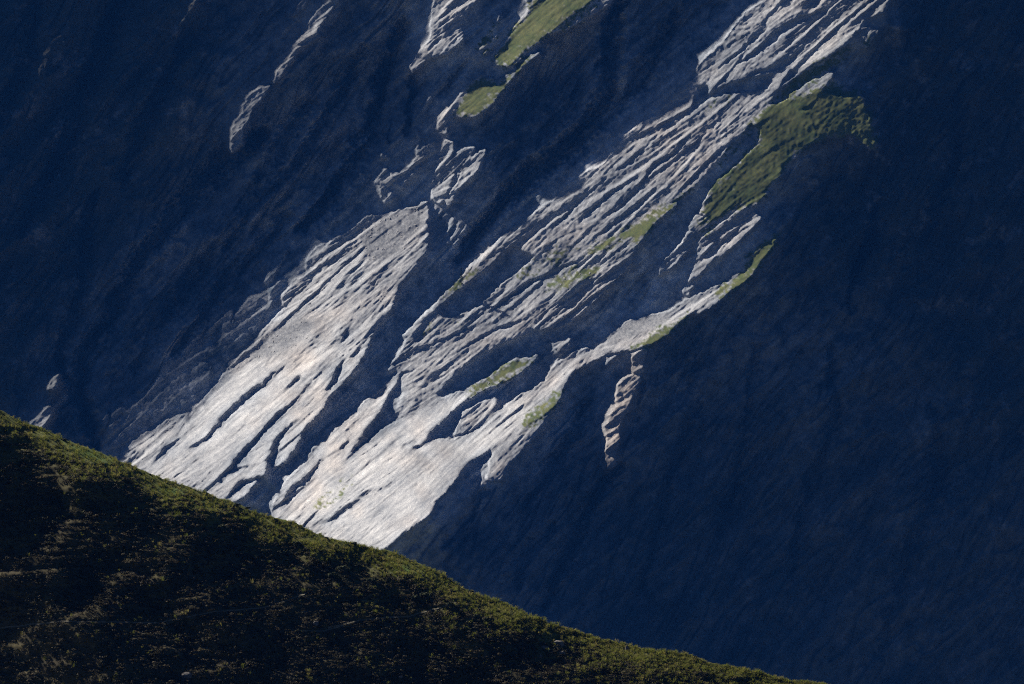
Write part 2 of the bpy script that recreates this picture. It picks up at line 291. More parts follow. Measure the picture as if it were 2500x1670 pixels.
def add_part(pts, name, label):
    sl_, ins = poly_mask(pts); REG[sl_][ins] = len(PARTS); PARTS.append((name, label))
SLABL = {'slab_c': 'great bright slab beside the dark gully on the left', 'slab_0': 'small pale slab left of the great slab, touching the hill',
 'slab_d': 'narrow pale rib right of the dark gully', 'slab_k': 'long streaked slab descending from the upper right',
 'slab_h': 'dim streaked rocks below the conifer', 'slab_e': 'brightest cream slab above the grassy hill', 'slab_f': 'thin curving pale crest strip',
 'pillar': 'reddish ribbed pillar on the dark cliff', 'nose': 'rocky nose of the middle buttress', 'streaks': 'grey streaked rocks under the grass shoulder',
 'buttress': 'dim rocky buttress at the top edge', 'tooth': 'jagged ridge tooth catching the light', 'rib': 'pale rib below the middle buttress'}
PN = {'slab': 'rock_slab', 'pillar': 'rock_pillar', 'nose': 'rock_buttress', 'buttress': 'rock_buttress', 'streaks': 'rock_slab', 'tooth': 'rock_ridge', 'rib': 'rock_rib'}
for nm, a, pts in LIT:
    if nm in SLABL: add_part(pts, PN[nm.split('_')[0]], SLABL[nm])
for pts, lab in SCREE:
    sl_, ins = poly_mask(pts); SCR[sl_][ins] = 1; add_part(pts, 'scree_field', lab)
for st, pts, lab in GRASS:
    sl_, ins = poly_mask(pts); GR[sl_][ins] = np.maximum(GR[sl_][ins], st)
    if lab: add_part(pts, 'grass_ledge', lab)
for pts in VEG_SHADE_POLY:
    sl_, ins = poly_mask(pts); VEG_SHADE_MAP[sl_][ins] = np.maximum(VEG_SHADE_MAP[sl_][ins], .55 if pts is VEG_SHADE_POLY[0] else 1)
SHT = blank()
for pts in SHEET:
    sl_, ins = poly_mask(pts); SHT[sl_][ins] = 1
SHT = blur(SHT, 16); VEG_SHADE_MAP = blur(VEG_SHADE_MAP, 40); A = blur(A, 1); GR = blur(GR, 5); SCR = blur(SCR, 4)
GUL = blank()
for pts, dep, hw in GULLY:
    for f_ in (1.0, .85, .7, .55, .4, .25, .1):
        sl_, ins = stroke_mask(pts, [hw * 1.15 * f_ * (0.5 + 0.5 * math.sin(math.pi * (0.15 + 0.8 * i / (len(pts) - 1)))) for i in range(len(pts))])
        GUL[sl_][ins] = np.maximum(GUL[sl_][ins], dep * (1 - f_) + dep * 0.1)
GUL = blur(GUL, 3)
def ruv(u, v): return (u - RU0) / RST, (v - RV0) / RST
def warp(u, v):
    p = (u - v) * 0.7071; q = (u + v) * 0.7071
    a = 6 * gnoise(p / 150, q / 45, 11) + 3.5 * gnoise(p / 50, q / 16, 12) + 2.5 * gnoise(p / 12, q / 7, 13)
    b = 7 * gnoise(p / 60, q / 40, 14) + 3 * gnoise(p / 18, q / 12, 15)
    return u + 0.7071 * (a + b), v + 0.7071 * (a - b)
R = Relief(-500, 2900, -450, 1850, 2.5)
wu, wv = warp(R.U, R.V)
Am = bil(A, *ruv(wu, wv)).astype(np.float32)
lag = np.zeros_like(Am); y = np.zeros(R.nt, np.float32)
for i in range(R.np):
    y = y * 0.90 + 0.10 * Am[:, i]; lag[:, i] = y
Mlit = (Am > 0.03).astype(np.float32)
Mf = np.clip(Am / 0.10, 0, 1)
Am = np.minimum(Am, lag * 1.25 + 0.08 * Am)
fr = 3
Mc = (down(Mlit, fr) > 0.4).astype(np.float32)
Uc, Vc = down(R.U, fr), down(R.V, fr)
cap = 34 * (1 + 0.55 * gnoise(Uc / 420, Vc / 420, 21))
Dc = dips(Mc, 9.0, cap, 14.0, 500).astype(np.float32)
yy, xx = np.mgrid[0:R.nt, 0:R.np].astype(np.float32)
D = bil(Dc, (xx - 1) / fr, (yy - 1) / fr)
D = (D + 1.9) * (1 - Mf)
PXM = 6000.0 / FPX / math.sin(math.acos(SUN[1]))          # metres along the sun ray per pixel
def blur_rows(a, r):
    for _ in range(2):
        p = np.pad(a, ((r + 1, r), (0, 0)), mode='edge'); c = np.cumsum(p, axis=0, dtype=np.float64)
        a = ((c[2 * r + 1:] - c[:-2 * r - 1])[:a.shape[0]] / (2 * r + 1)).astype(np.float32)
    return a
Alow = blur_rows(Am, 60); Ahi = Am - Alow
Gc = np.cumsum(Alow, axis=1, dtype=np.float64)
y = np.zeros(R.nt)
rho = math.exp(-2.5 / 75.0)
for i in range(R.np):
    y = y * rho; y[1:-1] += 0.22 * (y[2:] + y[:-2] - 2 * y[1:-1]); y = y + Ahi[:, i]; Gc[:, i] += y
Gc *= PXM * 2.5
B0 = 6000.0 * math.sin(math.acos(SUN[1]))
th_c = (np.arange(R.nt) - R.nt / 2) * 2.5
Braster = (B0 + 60 - Gc + D).astype(np.float32)
print('relief', round(time.time() - T0, 1), 'G max', Gc.max(), 'dip max', D.max())

def ridged(x, y, seed): return 1 - 2 * np.abs(gnoise(x, y, seed))
def facet(x, y, seed): return gnoise(x * 1.25, y * 1.25, seed, True) * 1.5
def saw(x, y, seed):
    """stepped bedding: slow rise, sharp drop"""
    n = gnoise(x, y, seed) * 1.6; f = n - np.floor(n)
    return np.where(f < 0.8, f / 0.8, (1 - f) / 0.2) * 2 - 1
def beds(u, v):
    p = (u - v) * 0.7071; q = (u + v) * 0.7071
    w = 26 * gnoise(p / 620, q / 170, 31) + 4 * gnoise(p / 160, q / 60, 32) + 1.4 * gnoise(p / 30, q / 18, 33)
    return p, q, w, q + w - 0.10 * p
def fine(u, v, dip, veg_shade, grass, scree):
    p, q, w, q2 = beds(u, v)
    m1 = 0.55 + 0.75 * np.clip(gnoise(u / 190, v / 150, 54) + 0.3, 0, 1)
    sht = bil(SHT, *ruv(u, v))
    lb = bil(LITB, *ruv(u, v))
    m2 = 0.5 + 0.9 * np.clip(gnoise(u / 110 + 7, v / 90, 57) + 0.35, 0, 1)
    n = 2.4 * gnoise(p / 480, q2 / 85, 41)
    n += 1.9 * saw(p / 420, q2 / 62, 42) * m1 * (1 - 0.6 * sht)
    n += 1.25 * facet(p / 200, q2 / 26, 43) * (1 - 0.55 * sht)
    n += 0.62 * saw(p / 150, q2 / 17, 46) * m1
    n += 0.75 * facet(p / 90, q2 / 10, 44) * m2 * (1 - 0.3 * sht)
    n += 0.34 * saw(p / 56, q2 / 8, 58) * m2
    n += (0.55 * facet(p / 58, q2 / 6, 45) + 0.36 * facet(p / 30, q2 / 4.6, 97) + 0.30 * facet(p / 140, q2 / 5, 47)) * m2
    n += 0.5 * facet((p + 0.6 * q) / 16, (q2 - 0.25 * p) / 60, 59) * smooth(0.1, 0.6, gnoise(u / 80, v / 80, 60))     # cross joints
    pd = u * 0.57 - v * 0.82 + 8 * gnoise(u / 60, v / 60, 91); qd = u * 0.82 + v * 0.57 + 0.6 * w                    # walls: steeper ribs and ledges
    nd = 15.0 * facet(pd / 420, qd / 110, 48) + 7.5 * facet(pd / 170, qd / 48, 49) + 2.2 * saw(pd / 150, qd / 38, 50) + 1.9 * facet(pd / 60, qd / 19, 56) + 0.9 * facet(pd / 20, qd / 9, 92) + (2.2 * facet((u + .35 * v) / 120, (v - .45 * u + 2.5 * w) / 40, 98) + 1.2 * facet(u / 70, (v - .5 * u + 2.5 * w) / 20, 99)) * (0.35 + 0.9 * np.clip(gnoise(u / 210, v / 210, 100) + .3, 0, 1))
    ruf = 0.80 - 0.36 * np.exp(-(segd(u, v, (1250, 680), (1950, 120)) / 190) ** 2)
    n = n * (0.3 + 0.7 * lb) * ruf
    nd = nd * (1 - lb) * smooth(2, 16, dip)
    iso = 0.8 * gnoise(u / 30, v / 30, 51) + 0.5 * gnoise(u / 13, v / 13, 52) + 0.5 * facet(u / 7, v / 7, 53)
    k = (1 - 0.8 * scree) * (1 - 0.85 * grass)
    n = n * k * STR + iso * (0.5 + 0.5 * veg_shade) * (1 - 0.55 * grass) * (1 - 0.5 * sht)
    big = gnoise(p / 700 + 3, (q + 2 * w) / 190, 61) + 0.7 * ridged(p / 330, (q + 1.5 * w) / 110, 62) + 0.4 * gnoise(u / 120, v / 90, 63)
    return n + np.minimum(nd + dip * 0.42 * big + smooth(4, 20, dip) * 1.5 * gnoise(p / 180, q / 95, 65), 0.8 * dip)

def mountain_point(u, v):
    u = np.asarray(u, float); v = np.asarray(v, float)
    b, ph = R.sample(Braster, u, v); dip, _ = R.sample(D, u, v)
    wu, wv = warp(u, v)
    gr = bil(GR, *ruv(wu, wv)); sc = bil(SCR, *ruv(wu, wv)); ve = bil(VEG_SHADE_MAP, *ruv(u, v))
    b = b - fine(u, v, dip, ve, gr, sc) + bil(GUL, *ruv(u + 2.2 * (wu - u), v + 2.2 * (wv - v))) * 2.2 * smooth(1.5, 12, dip)
    return dirs(u, v) * (b / np.sin(ph))[..., None], gr, sc, ve

NC, NR = 1400, 800
us = np.concatenate([np.linspace(-490, -12, 34), np.linspace(-6, 2506, NC), np.linspace(2514, 2890, 30)])
r = np.linspace(0, 1, NR)
top = np.linspace(-440, -12, 30)
cols = []
hv = hill_v(us) + 45
dense = -6 + (np.minimum(hv, 1690)[None, :] + 6) * r[:, None]
Vg = np.concatenate([np.repeat(top[:, None], len(us), 1), dense,
     dense[-1][None, :] + (1840 - dense[-1])[None, :] * np.linspace(0.04, 1, 24)[:, None]], 0)
Ug = np.repeat(us[None, :], Vg.shape[0], 0)
P, gr, sc, ve = mountain_point(Ug, Vg)
wu, wv = warp(Ug, Vg)
gx, gy = ruv(wu, wv)
def lerp(a, b, t): return a + (b - a) * np.asarray(t)[..., None]
def colour(u, v, gr, sc, ve):
    p, q, w, q2 = beds(u, v)
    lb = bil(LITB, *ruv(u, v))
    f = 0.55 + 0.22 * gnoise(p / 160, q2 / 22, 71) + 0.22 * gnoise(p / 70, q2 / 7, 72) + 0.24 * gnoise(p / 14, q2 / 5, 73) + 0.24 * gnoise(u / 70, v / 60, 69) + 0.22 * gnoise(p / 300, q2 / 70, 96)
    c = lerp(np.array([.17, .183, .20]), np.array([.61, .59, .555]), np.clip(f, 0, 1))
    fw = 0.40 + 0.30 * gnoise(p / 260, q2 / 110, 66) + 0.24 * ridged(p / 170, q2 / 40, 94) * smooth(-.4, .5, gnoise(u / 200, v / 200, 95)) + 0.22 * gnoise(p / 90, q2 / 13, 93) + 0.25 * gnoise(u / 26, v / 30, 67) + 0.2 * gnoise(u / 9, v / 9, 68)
    c = lerp(lerp(np.array([.05, .068, .085]), np.array([.36, .37, .375]), np.clip(fw, 0, 1) ** 1.2) * (1 + 1.1 * smooth(0.03, 0.42, bil(LITWIDE, *ruv(u, v))))[..., None], c, lb)  # rock outside sunlit faces darkened and blued in its colour to deepen shade
    warm = np.clip(0.04 + 0.5 * gnoise(p / 260, q2 / 90, 74) + 0.35 * gnoise(u / 50, v / 50, 75), 0, 1)
    warm = np.maximum(warm, np.exp(-(segd(u, v, (1540, 900), (1490, 1120)) / 45) ** 2))
    c = c * lerp(np.array([.98, 1.0, 1.04]), np.array([1.08, .95, .86]), warm)
    fs = np.clip(0.5 + 0.5 * gnoise(u / 5, v / 5, 76) + 0.4 * gnoise(u / 40, v / 30, 77), 0, 1)
    c = lerp(c, lerp(np.array([.17, .18, .195]), np.array([.42, .42, .42]), fs), sc)
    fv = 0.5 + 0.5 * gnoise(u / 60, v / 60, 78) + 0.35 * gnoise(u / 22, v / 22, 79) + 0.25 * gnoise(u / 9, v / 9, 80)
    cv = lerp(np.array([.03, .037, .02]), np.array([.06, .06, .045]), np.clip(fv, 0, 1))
    c = lerp(c, cv, ve * np.maximum(smooth(1.1, 0.65, fv), .45) * 0.92)  # vegetation tone, also painting deeper shade on the outer walls
    fg = np.clip(0.5 + 0.5 * gnoise(u / 45, v / 45, 81) + 0.4 * gnoise(u / 12, v / 12, 82), 0, 1)
    cg = lerp(np.array([.075, .11, .022]), np.array([.165, .17, .047]), fg)
    gm = gr + (0.5 * gnoise(p / 50, q2 / 16, 83) + 0.5 * gnoise(u / 12, v / 9, 84) + 0.35 * gnoise(u / 6, v / 5, 85)) * (1.05 - 0.5 * gr)
    g = smooth(0.28, 0.74, gm) * smooth(0.03, 0.2, gr)
    return lerp(c, cg, g)
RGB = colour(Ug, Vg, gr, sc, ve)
reg = REG[np.clip(np.rint(gy).astype(int), 0, RNV - 1), np.clip(np.rint(gx).astype(int), 0, RNU - 1)]
print('mountain grid', P.shape, round(time.time() - T0, 1))

# ------------------------------------------------------------------ materials
def mat(name, rough=0.9):
    m = bpy.data.materials.new(name); m.use_nodes = True
    n = m.node_tree.nodes; b = n['Principled BSDF']; b.inputs['Roughness'].default_value = rough
    b.inputs['Specular IOR Level'].default_value = 0.15
    return m, m.node_tree, b
def nnode(t, typ, **kw):
    n = t.nodes.new(typ)
    for k, v in kw.items():
        if hasattr(n, k): setattr(n, k, v)
    return n
def noise(t, co, scale, detail=4, rough=0.6):
    n = t.nodes.new('ShaderNodeTexNoise'); n.inputs['Scale'].default_value = scale; n.inputs['Detail'].default_value = detail
    n.inputs['Roughness'].default_value = rough; t.links.new(co, n.inputs['Vector']); return n.outputs['Fac']
def ramp(t, fac, stops):
    n = t.nodes.new('ShaderNodeValToRGB'); e = n.color_ramp.elements
    while len(e) < len(stops): e.new(0.5)
    for x, (p, c) in zip(e, stops): x.position = p; x.color = (*c, 1)
    t.links.new(fac, n.inputs[0]); return n.outputs[0]
def mix(t, fac, a, b, blend='MIX'):
    n = t.nodes.new('ShaderNodeMix'); n.data_type = 'RGBA'; n.blend_type = blend
    for s, x in ((n.inputs['Factor'], fac), (n.inputs['A'], a), (n.inputs['B'], b)):
        if isinstance(x, (int, float)): s.default_value = x
        elif isinstance(x, tuple): s.default_value = (*x, 1)
        else: t.links.new(x, s)
    return n.outputs['Result']
def math_(t, op, a, b=0.0):
    n = t.nodes.new('ShaderNodeMath'); n.operation = op; n.use_clamp = False
    for s, x in zip(n.inputs, (a, b)):
        if isinstance(x, (int, float)): s.default_value = x
        else: t.links.new(x, s)
    return n.outputs[0]
def attr(t, name): n = t.nodes.new('ShaderNodeAttribute'); n.attribute_name = name; return n.outputs['Fac']
def mapping(t, scale, rot=(0, 0, 0)):
    c = t.nodes.new('ShaderNodeTexCoord'); m = t.nodes.new('ShaderNodeMapping')
    m.inputs['Scale'].default_value = scale; m.inputs['Rotation'].default_value = rot
    t.links.new(c.outputs['Object'], m.inputs['Vector']); return m.outputs[0]

M_ROCK, t, b = mat('mountain_rock', 0.85)
co = mapping(t, (1, 1, 1))
ca = t.nodes.new('ShaderNodeAttribute'); ca.attribute_name = 'ground_colour'
t.links.new(mix(t, 1.0, ca.outputs['Color'], ramp(t, noise(t, co, 1.6, 2, 0.7), [(0.3, (.72, .72, .74)), (0.7, (1.2, 1.19, 1.17))]), 'MULTIPLY'), b.inputs['Base Color'])

# ------------------------------------------------------------------ mesh helpers
def link(o, parent=None):
    SC.collection.objects.link(o)
    if parent is not None: o.parent = parent
    return o
def mesh_np(name, verts, quads, m, attrs=None, parent=None):
    me = bpy.data.meshes.new(name); n = len(verts); k = quads.shape[1]
    me.vertices.add(n); me.vertices.foreach_set('co', np.ascontiguousarray(verts, np.float32).ravel())
    me.loops.add(quads.size); me.loops.foreach_set('vertex_index', np.ascontiguousarray(quads, np.int32).ravel())
    me.polygons.add(len(quads)); me.polygons.foreach_set('loop_start', np.arange(0, quads.size, k, dtype=np.int32))
    for a, d in (attrs or {}).items():
        d = np.asarray(d, np.float32)
        if d.ndim == 2:
            at = me.attributes.new(a, 'FLOAT_COLOR', 'POINT'); at.data.foreach_set('color', np.concatenate([d, np.ones((len(d), 1), np.float32)], 1).ravel())
        else:
            at = me.attributes.new(a, 'FLOAT', 'POINT'); at.data.foreach_set('value', d.ravel())
    me.update(calc_edges=True); me.materials.append(m)
    return link(bpy.data.objects.new(name, me), parent)
def tag(o, label=None, cat=None, group=None, kind=None):
    for k, v in (('label', label), ('category', cat), ('group', group), ('kind', kind)):
        if v: o[k] = v
    return o

nr_, nc_ = Ug.shape
idx = np.arange(nr_ * nc_).reshape(nr_, nc_)
quads = np.stack([idx[:-1, :-1], idx[1:, :-1], idx[1:, 1:], idx[:-1, 1:]], -1).reshape(-1, 4)
freg = reg[:-1, :-1].ravel()
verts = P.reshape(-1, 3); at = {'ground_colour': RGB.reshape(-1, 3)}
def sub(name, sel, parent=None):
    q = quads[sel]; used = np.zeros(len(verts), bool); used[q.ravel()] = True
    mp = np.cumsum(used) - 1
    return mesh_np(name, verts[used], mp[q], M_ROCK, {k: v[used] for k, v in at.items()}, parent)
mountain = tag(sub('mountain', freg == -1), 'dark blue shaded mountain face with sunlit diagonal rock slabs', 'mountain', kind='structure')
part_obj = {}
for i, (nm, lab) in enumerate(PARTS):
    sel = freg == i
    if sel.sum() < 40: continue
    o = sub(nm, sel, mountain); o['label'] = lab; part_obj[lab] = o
print('mountain built', round(time.time() - T0, 1))
# ------------------------------------------------------------------ foreground hill
HY = 1200.0
HDARK = [[(-300,900),(-60,1010),(60,1080),(150,1150),(170,1250),(110,1340),(-50,1400),(-300,1400)], [(230,1190),(330,1190),(400,1240),(410,1290),(330,1300),(240,1270)],
 [(450,1245),(540,1250),(610,1290),(640,1360),(640,1430),(540,1440),(480,1400),(480,1300)], [(150,1400),(210,1400),(215,1500),(170,1500)],
 [(640,1330),(700,1320),(790,1360),(780,1380),(690,1385)], [(800,1350),(880,1365),(920,1400),(860,1430),(790,1440),(770,1400)], [(960,1420),(1060,1440),(1120,1470),(1040,1490),(950,1470)], [(1130,1490),(1210,1510),(1220,1530),(1150,1530)],
 [(1250,1555),(1330,1545),(1400,1555),(1420,1600),(1330,1640),(1230,1610)], [(-40,1450),(60,1440),(80,1520),(-40,1540)]]
HLIT = [[(60,1040),(160,1080),(200,1130),(210,1170),(150,1150),(90,1090)], [(180,1090),(300,1135),(290,1170),(200,1150)], [(400,1175),(540,1225),(560,1260),(470,1260),(420,1240),(380,1230)], [(640,1270),(800,1325),(860,1370),(820,1380),(720,1340),(650,1310)],
 [(900,1340),(1010,1380),(1130,1440),(1140,1475),(1060,1450),(960,1400)], [(1160,1450),(1260,1500),(1330,1540),(1240,1540),(1180,1510)], [(1420,1560),(1560,1590),(1620,1610),(1560,1630),(1480,1610)]]
TRACKS = [([(800,1534),(869,1517),(953,1507),(992,1507),(1045,1492),(1114,1472)], 'faint footpath rising right across the dark heath to the crest'),
          ([(0,1534),(153,1517),(383,1522),(518,1495),(652,1484),(748,1450)], 'sheep track along the lower left of the hill'),
          ([(705,1538),(786,1543),(840,1527)], 'short worn track below the grey boulder')]
hu = np.linspace(-520, 2950, 1600)
hcv = hill_v(hu); hcv = np.convolve(np.pad(hcv, 20, mode='edge'), np.ones(41) / 41, 'valid')
hcv = hcv + 7.0 * gnoise(hu / 85, hu * 0, 101) + 3.4 * gnoise(hu / 26, hu * 0 + 5, 102) + 1.4 * gnoise(hu / 9, hu * 0 + 8, 103)
def crest(u): return np.interp(u, hu, hcv)
HR = Relief(-520, 2950, 700, 1850, 3.0)
q = HR.V - crest(HR.U)
AH = blank(); HD = blank()
for pts in HLIT: sl_, ins = poly_mask(pts); AH[sl_][ins] = 1
for pts in HDARK: sl_, ins = poly_mask(pts); HD[sl_][ins] = 1
AH = blur(AH, 7); HD = blur(HD, 7)
wu = HR.U + 16 * gnoise(HR.U / 60, HR.V / 45, 111) + 7 * gnoise(HR.U / 22, HR.V / 18, 112)
wv = HR.V + 16 * gnoise(HR.U / 60, HR.V / 45, 113) + 7 * gnoise(HR.U / 22, HR.V / 18, 114)
lit = bil(AH, *ruv(wu, wv)); drk = bil(HD, *ruv(wu, wv))
ah = 1.4 * np.exp(-np.clip(q, 0, None) / 23) + 0.55 * lit + HBASE * (1 + 1.6 * gnoise(HR.U / 130, HR.V / 90, 115))
ah = np.where(q > 0, ah * (1 - 0.9 * drk), 0).astype(np.float32)
PXH = HY / FPX / math.sin(math.acos(SUN[1]))
Ghl = np.cumsum(blur_rows(ah, 12), axis=1) * PXH * 3.0
pc, tc = polar(hu, hcv); dc = dirs(hu, hcv)
yc = HY + 0 * hu
bc = yc / dc[:, 1] * np.sin(pc)
o_ = np.argsort(tc); th_rows = HR.t0 + np.arange(HR.nt) * HR.dt
bcr = np.interp(th_rows, tc[o_], bc[o_])
HB = (bcr[:, None] - Ghl + blur(np.where(q > 10, drk, 0).astype(np.float32), 6) * 1.3).astype(np.float32)
def hill_rough(u, v):
    n = 0.55 * gnoise(u / 150, v / 100, 121) + 0.40 * gnoise(u / 62, v / 40, 122) + 0.22 * gnoise(u / 26, v / 18, 123) + 0.11 * gnoise(u / 12, v / 9, 124)
    vv = v + 22 * gnoise(u / 240, v / 120, 125) + 6 * gnoise(u / 60, v / 60, 126) + 0.03 * u
    terr = saw(u / 900, vv / 42, 127)
    return n + 0.26 * terr * smooth(-0.1, 0.4, gnoise(u / 300, v / 160, 128) + 0.2)
def hill_point(u, v):
    u = np.asarray(u, float); v = np.asarray(v, float)
    b, ph = HR.sample(HB, u, v)
    b = b - hill_rough(u, v) * smooth(-2, 14, v - crest(u))
    return dirs(u, v) * (b / np.sin(ph))[..., None]
hc = np.linspace(-500, 2930, 800); rr = np.linspace(0, 1, 290) ** 1.15
HV = crest(hc)[None, :] + (1835 - crest(hc))[None, :] * rr[:, None]
HU = np.repeat(hc[None, :], len(rr), 0)
HP = hill_point(HU, HV)
back = [HP[0] + np.array([0, d, -0.06 * d - 0.0022 * d * d if d < 60 else -0.06 * 60 - 8 - 0.5 * (d - 60)]) for d in (320, 160, 60, 30, 14, 6, 2.5, 1.0, 0.35)]
skirt = [HP[-1] + np.array([0, -0.95, -0.85]) * d for d in (10, 40, 120, 280, 470)]
HP = np.concatenate([np.stack(back), HP, np.stack(skirt)], 0)
HUx = np.concatenate([np.repeat(hc[None], 9, 0), HU, np.repeat(hc[None], 5, 0)], 0)
HVx = np.concatenate([np.repeat(HV[:1], 9, 0), HV, np.repeat(HV[-1:], 5, 0)], 0)
GREEN = [(215, 1108, 60, 14), (470, 1222, 45, 16), (430, 1205, 50, 12), (985, 1392, 40, 16), (960, 1380, 30, 12), (690, 1265, 30, 8), (1165, 1465, 25, 10)]
def greenness(u, v):
    g = 0 * u
    for a, b_, ru, rv in GREEN: g = np.maximum(g, np.exp(-((u - a) / ru) ** 2 - ((v - b_ - 0.33 * (u - a)) / rv) ** 2))
    return g
f1 = np.clip(0.5 + 0.5 * gnoise(HUx / 90, HVx / 50, 131) + 0.3 * gnoise(HUx / 25, HVx / 18, 132), 0, 1)
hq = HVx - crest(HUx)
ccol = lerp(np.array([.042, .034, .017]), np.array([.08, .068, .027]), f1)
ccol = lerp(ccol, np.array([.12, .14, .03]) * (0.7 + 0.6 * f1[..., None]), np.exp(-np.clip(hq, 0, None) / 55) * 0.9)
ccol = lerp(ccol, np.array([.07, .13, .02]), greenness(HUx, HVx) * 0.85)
M_HILL, t, b = mat('hill_turf', 0.95)
ca = t.nodes.new('ShaderNodeAttribute'); ca.attribute_name = 'ground_colour'
co = mapping(t, (1, 1, 1))
t.links.new(mix(t, 1.0, ca.outputs['Color'], ramp(t, noise(t, co, 2.2, 4, 0.7), [(0.3, (.55, .55, .55)), (0.7, (1.4, 1.35, 1.3))]), 'MULTIPLY'), b.inputs['Base Color'])
hi = np.arange(HP.shape[0] * HP.shape[1]).reshape(HP.shape[:2])
hq4 = np.stack([hi[:-1, :-1], hi[1:, :-1], hi[1:, 1:], hi[:-1, 1:]], -1).reshape(-1, 4)
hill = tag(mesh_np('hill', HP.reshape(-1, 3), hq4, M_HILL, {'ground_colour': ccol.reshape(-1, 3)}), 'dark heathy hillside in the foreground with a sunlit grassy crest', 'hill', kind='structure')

# ground of the valley
M_GND, t, b = mat('valley_ground', 0.95)
co = mapping(t, (1, 1, 1))
t.links.new(ramp(t, noise(t, co, 0.01, 6, 0.6), [(0.35, (.03, .04, .015)), (0.65, (.09, .085, .05))]), b.inputs['Base Color'])
gv = np.array([(x, y, -460.0) for y in np.linspace(-2500, 9000, 12) for x in np.linspace(-5000, 5000, 11)])
gi = np.arange(132).reshape(12, 11)
tag(mesh_np('ground', gv, np.stack([gi[:-1, :-1], gi[:-1, 1:], gi[1:, 1:], gi[1:, :-1]], -1).reshape(-1, 4), M_GND), 'valley ground between the hill and the mountain', 'ground', kind='structure')

# footpaths: worn strips lying on the hill
M_PATH, t, b = mat('path_dirt', 0.95)
co = mapping(t, (1, 1, 1))
t.links.new(ramp(t, noise(t, co, 3.0, 4, 0.7), [(0.3, (.10, .09, .06)), (0.7, (.2, .18, .13))]), b.inputs['Base Color'])
track_pts = []
for pts, lab in TRACKS:
    pa = np.array(pts, float); seg = np.r_[0, np.cumsum(np.hypot(*np.diff(pa, axis=0).T))]
    sx = np.arange(0, seg[-1], 4.0); cu = np.interp(sx, seg, pa[:, 0]); cv = np.interp(sx, seg, pa[:, 1])
    k_ = np.ones(9) / 9; cu[4:-4] = np.convolve(cu, k_, 'valid'); cv[4:-4] = np.convolve(cv, k_, 'valid')
    cv = cv + 1.5 * gnoise(cu / 30, cv / 30, 140)
    hw = 1.5 + 0.6 * gnoise(cu / 20, cv / 20, 141)
    a_ = hill_point(cu, cv - hw); c_ = hill_point(cu, cv + hw)
    up = np.array([0, -0.02, 0.06]); n = len(cu)
    vv = np.concatenate([a_ + up, c_ + up]); i = np.arange(n - 1)
    tag(mesh_np('footpath', vv, np.stack([i, i + n, i + n + 1, i + 1], -1), M_PATH), lab, 'footpath', kind='structure')
    track_pts.append(np.stack([cu, cv], -1))
track_pts = np.concatenate(track_pts)

# ------------------------------------------------------------------ heath and grass of the hill (uncountable)
def leafy(name, m, tris):
    v = np.array(tris, np.float32).reshape(-1, 3); me = bpy.data.meshes.new(name)
    me.from_pydata(v.tolist(), [], [(3 * i, 3 * i + 1, 3 * i + 2) for i in range(len(v) // 3)]); me.materials.append(m)
    return bpy.data.objects.new(name, me)
def leaf_mat(name, c0, c1, c2, tr_):
    m, t, b = mat(name, 0.8)
    oi = t.nodes.new('ShaderNodeObjectInfo')
    c_ = ramp(t, oi.outputs['Random'], [(0.0, c0), (0.55, c1), (1.0, c2)])
    t.links.new(c_, b.inputs['Base Color'])
    tl = t.nodes.new('ShaderNodeBsdfTranslucent'); t.links.new(mix(t, 1.0, c_, (1.25, 1.3, .8), 'MULTIPLY'), tl.inputs['Color'])
    mx = t.nodes.new('ShaderNodeMixShader'); mx.inputs[0].default_value = tr_
    t.links.new(b.outputs[0], mx.inputs[1]); t.links.new(tl.outputs[0], mx.inputs[2]); t.links.new(mx.outputs[0], t.nodes['Material Output'].inputs['Surface'])
    return m
M_TUFT = leaf_mat('hill_grass_blades', (.08, .09, .02), (.12, .125, .032), (.20, .165, .075), .42)
M_HEATH = leaf_mat('heath_leaves', (.03, .030, .013), (.055, .047, .021), (.095, .07, .035), .08)
def tuft(r):
    tr = []
    for _ in range(26):
        a = r.uniform(0, 6.283); rad = r.uniform(0, .26); h = r.uniform(.25, .55); lean = r.uniform(.05, .3); w = r.uniform(.02, .04)
        x, y = rad * math.cos(a), rad * math.sin(a); da = a + r.normal(0, .7); px, py = -math.sin(da) * w, math.cos(da) * w
        mx, my = x + lean * .4 * math.cos(da), y + lean * .4 * math.sin(da); ex, ey = x + lean * math.cos(da), y + lean * math.sin(da)
        tr += [(x - px, y - py, -.08), (x + px, y + py, -.08), (mx, my, h * .65), (mx - px * .7, my - py * .7, h * .6), (mx + px * .7, my + py * .7, h * .6), (ex, ey, h)]
    return tr
def clump(r, n=150, flat=.75):
    tr = []; lob = [(r.normal(0, .28), r.normal(0, .28), r.uniform(.1, .4), r.uniform(.3, .55)) for _ in range(5)]
    for _ in range(n):
        cx, cy, cz, cr = lob[r.integers(5)]
        d = r.normal(0, 1, 3); d /= np.linalg.norm(d); d[2] = abs(d[2]) * .9
        c = np.array([cx, cy, cz * .6]) + d * cr * r.uniform(.55, 1.05) * np.array([1, 1, flat])
        a = r.normal(0, 1, 3); a -= a.dot(d) * d * .6; a /= np.linalg.norm(a); bb = np.cross(a, d) + r.normal(0, .3, 3); s_ = r.uniform(.05, .12)
        tr += [tuple(c - a * s_), tuple(c + a * s_), tuple(c + bb * s_ * 1.6)]
    return tr
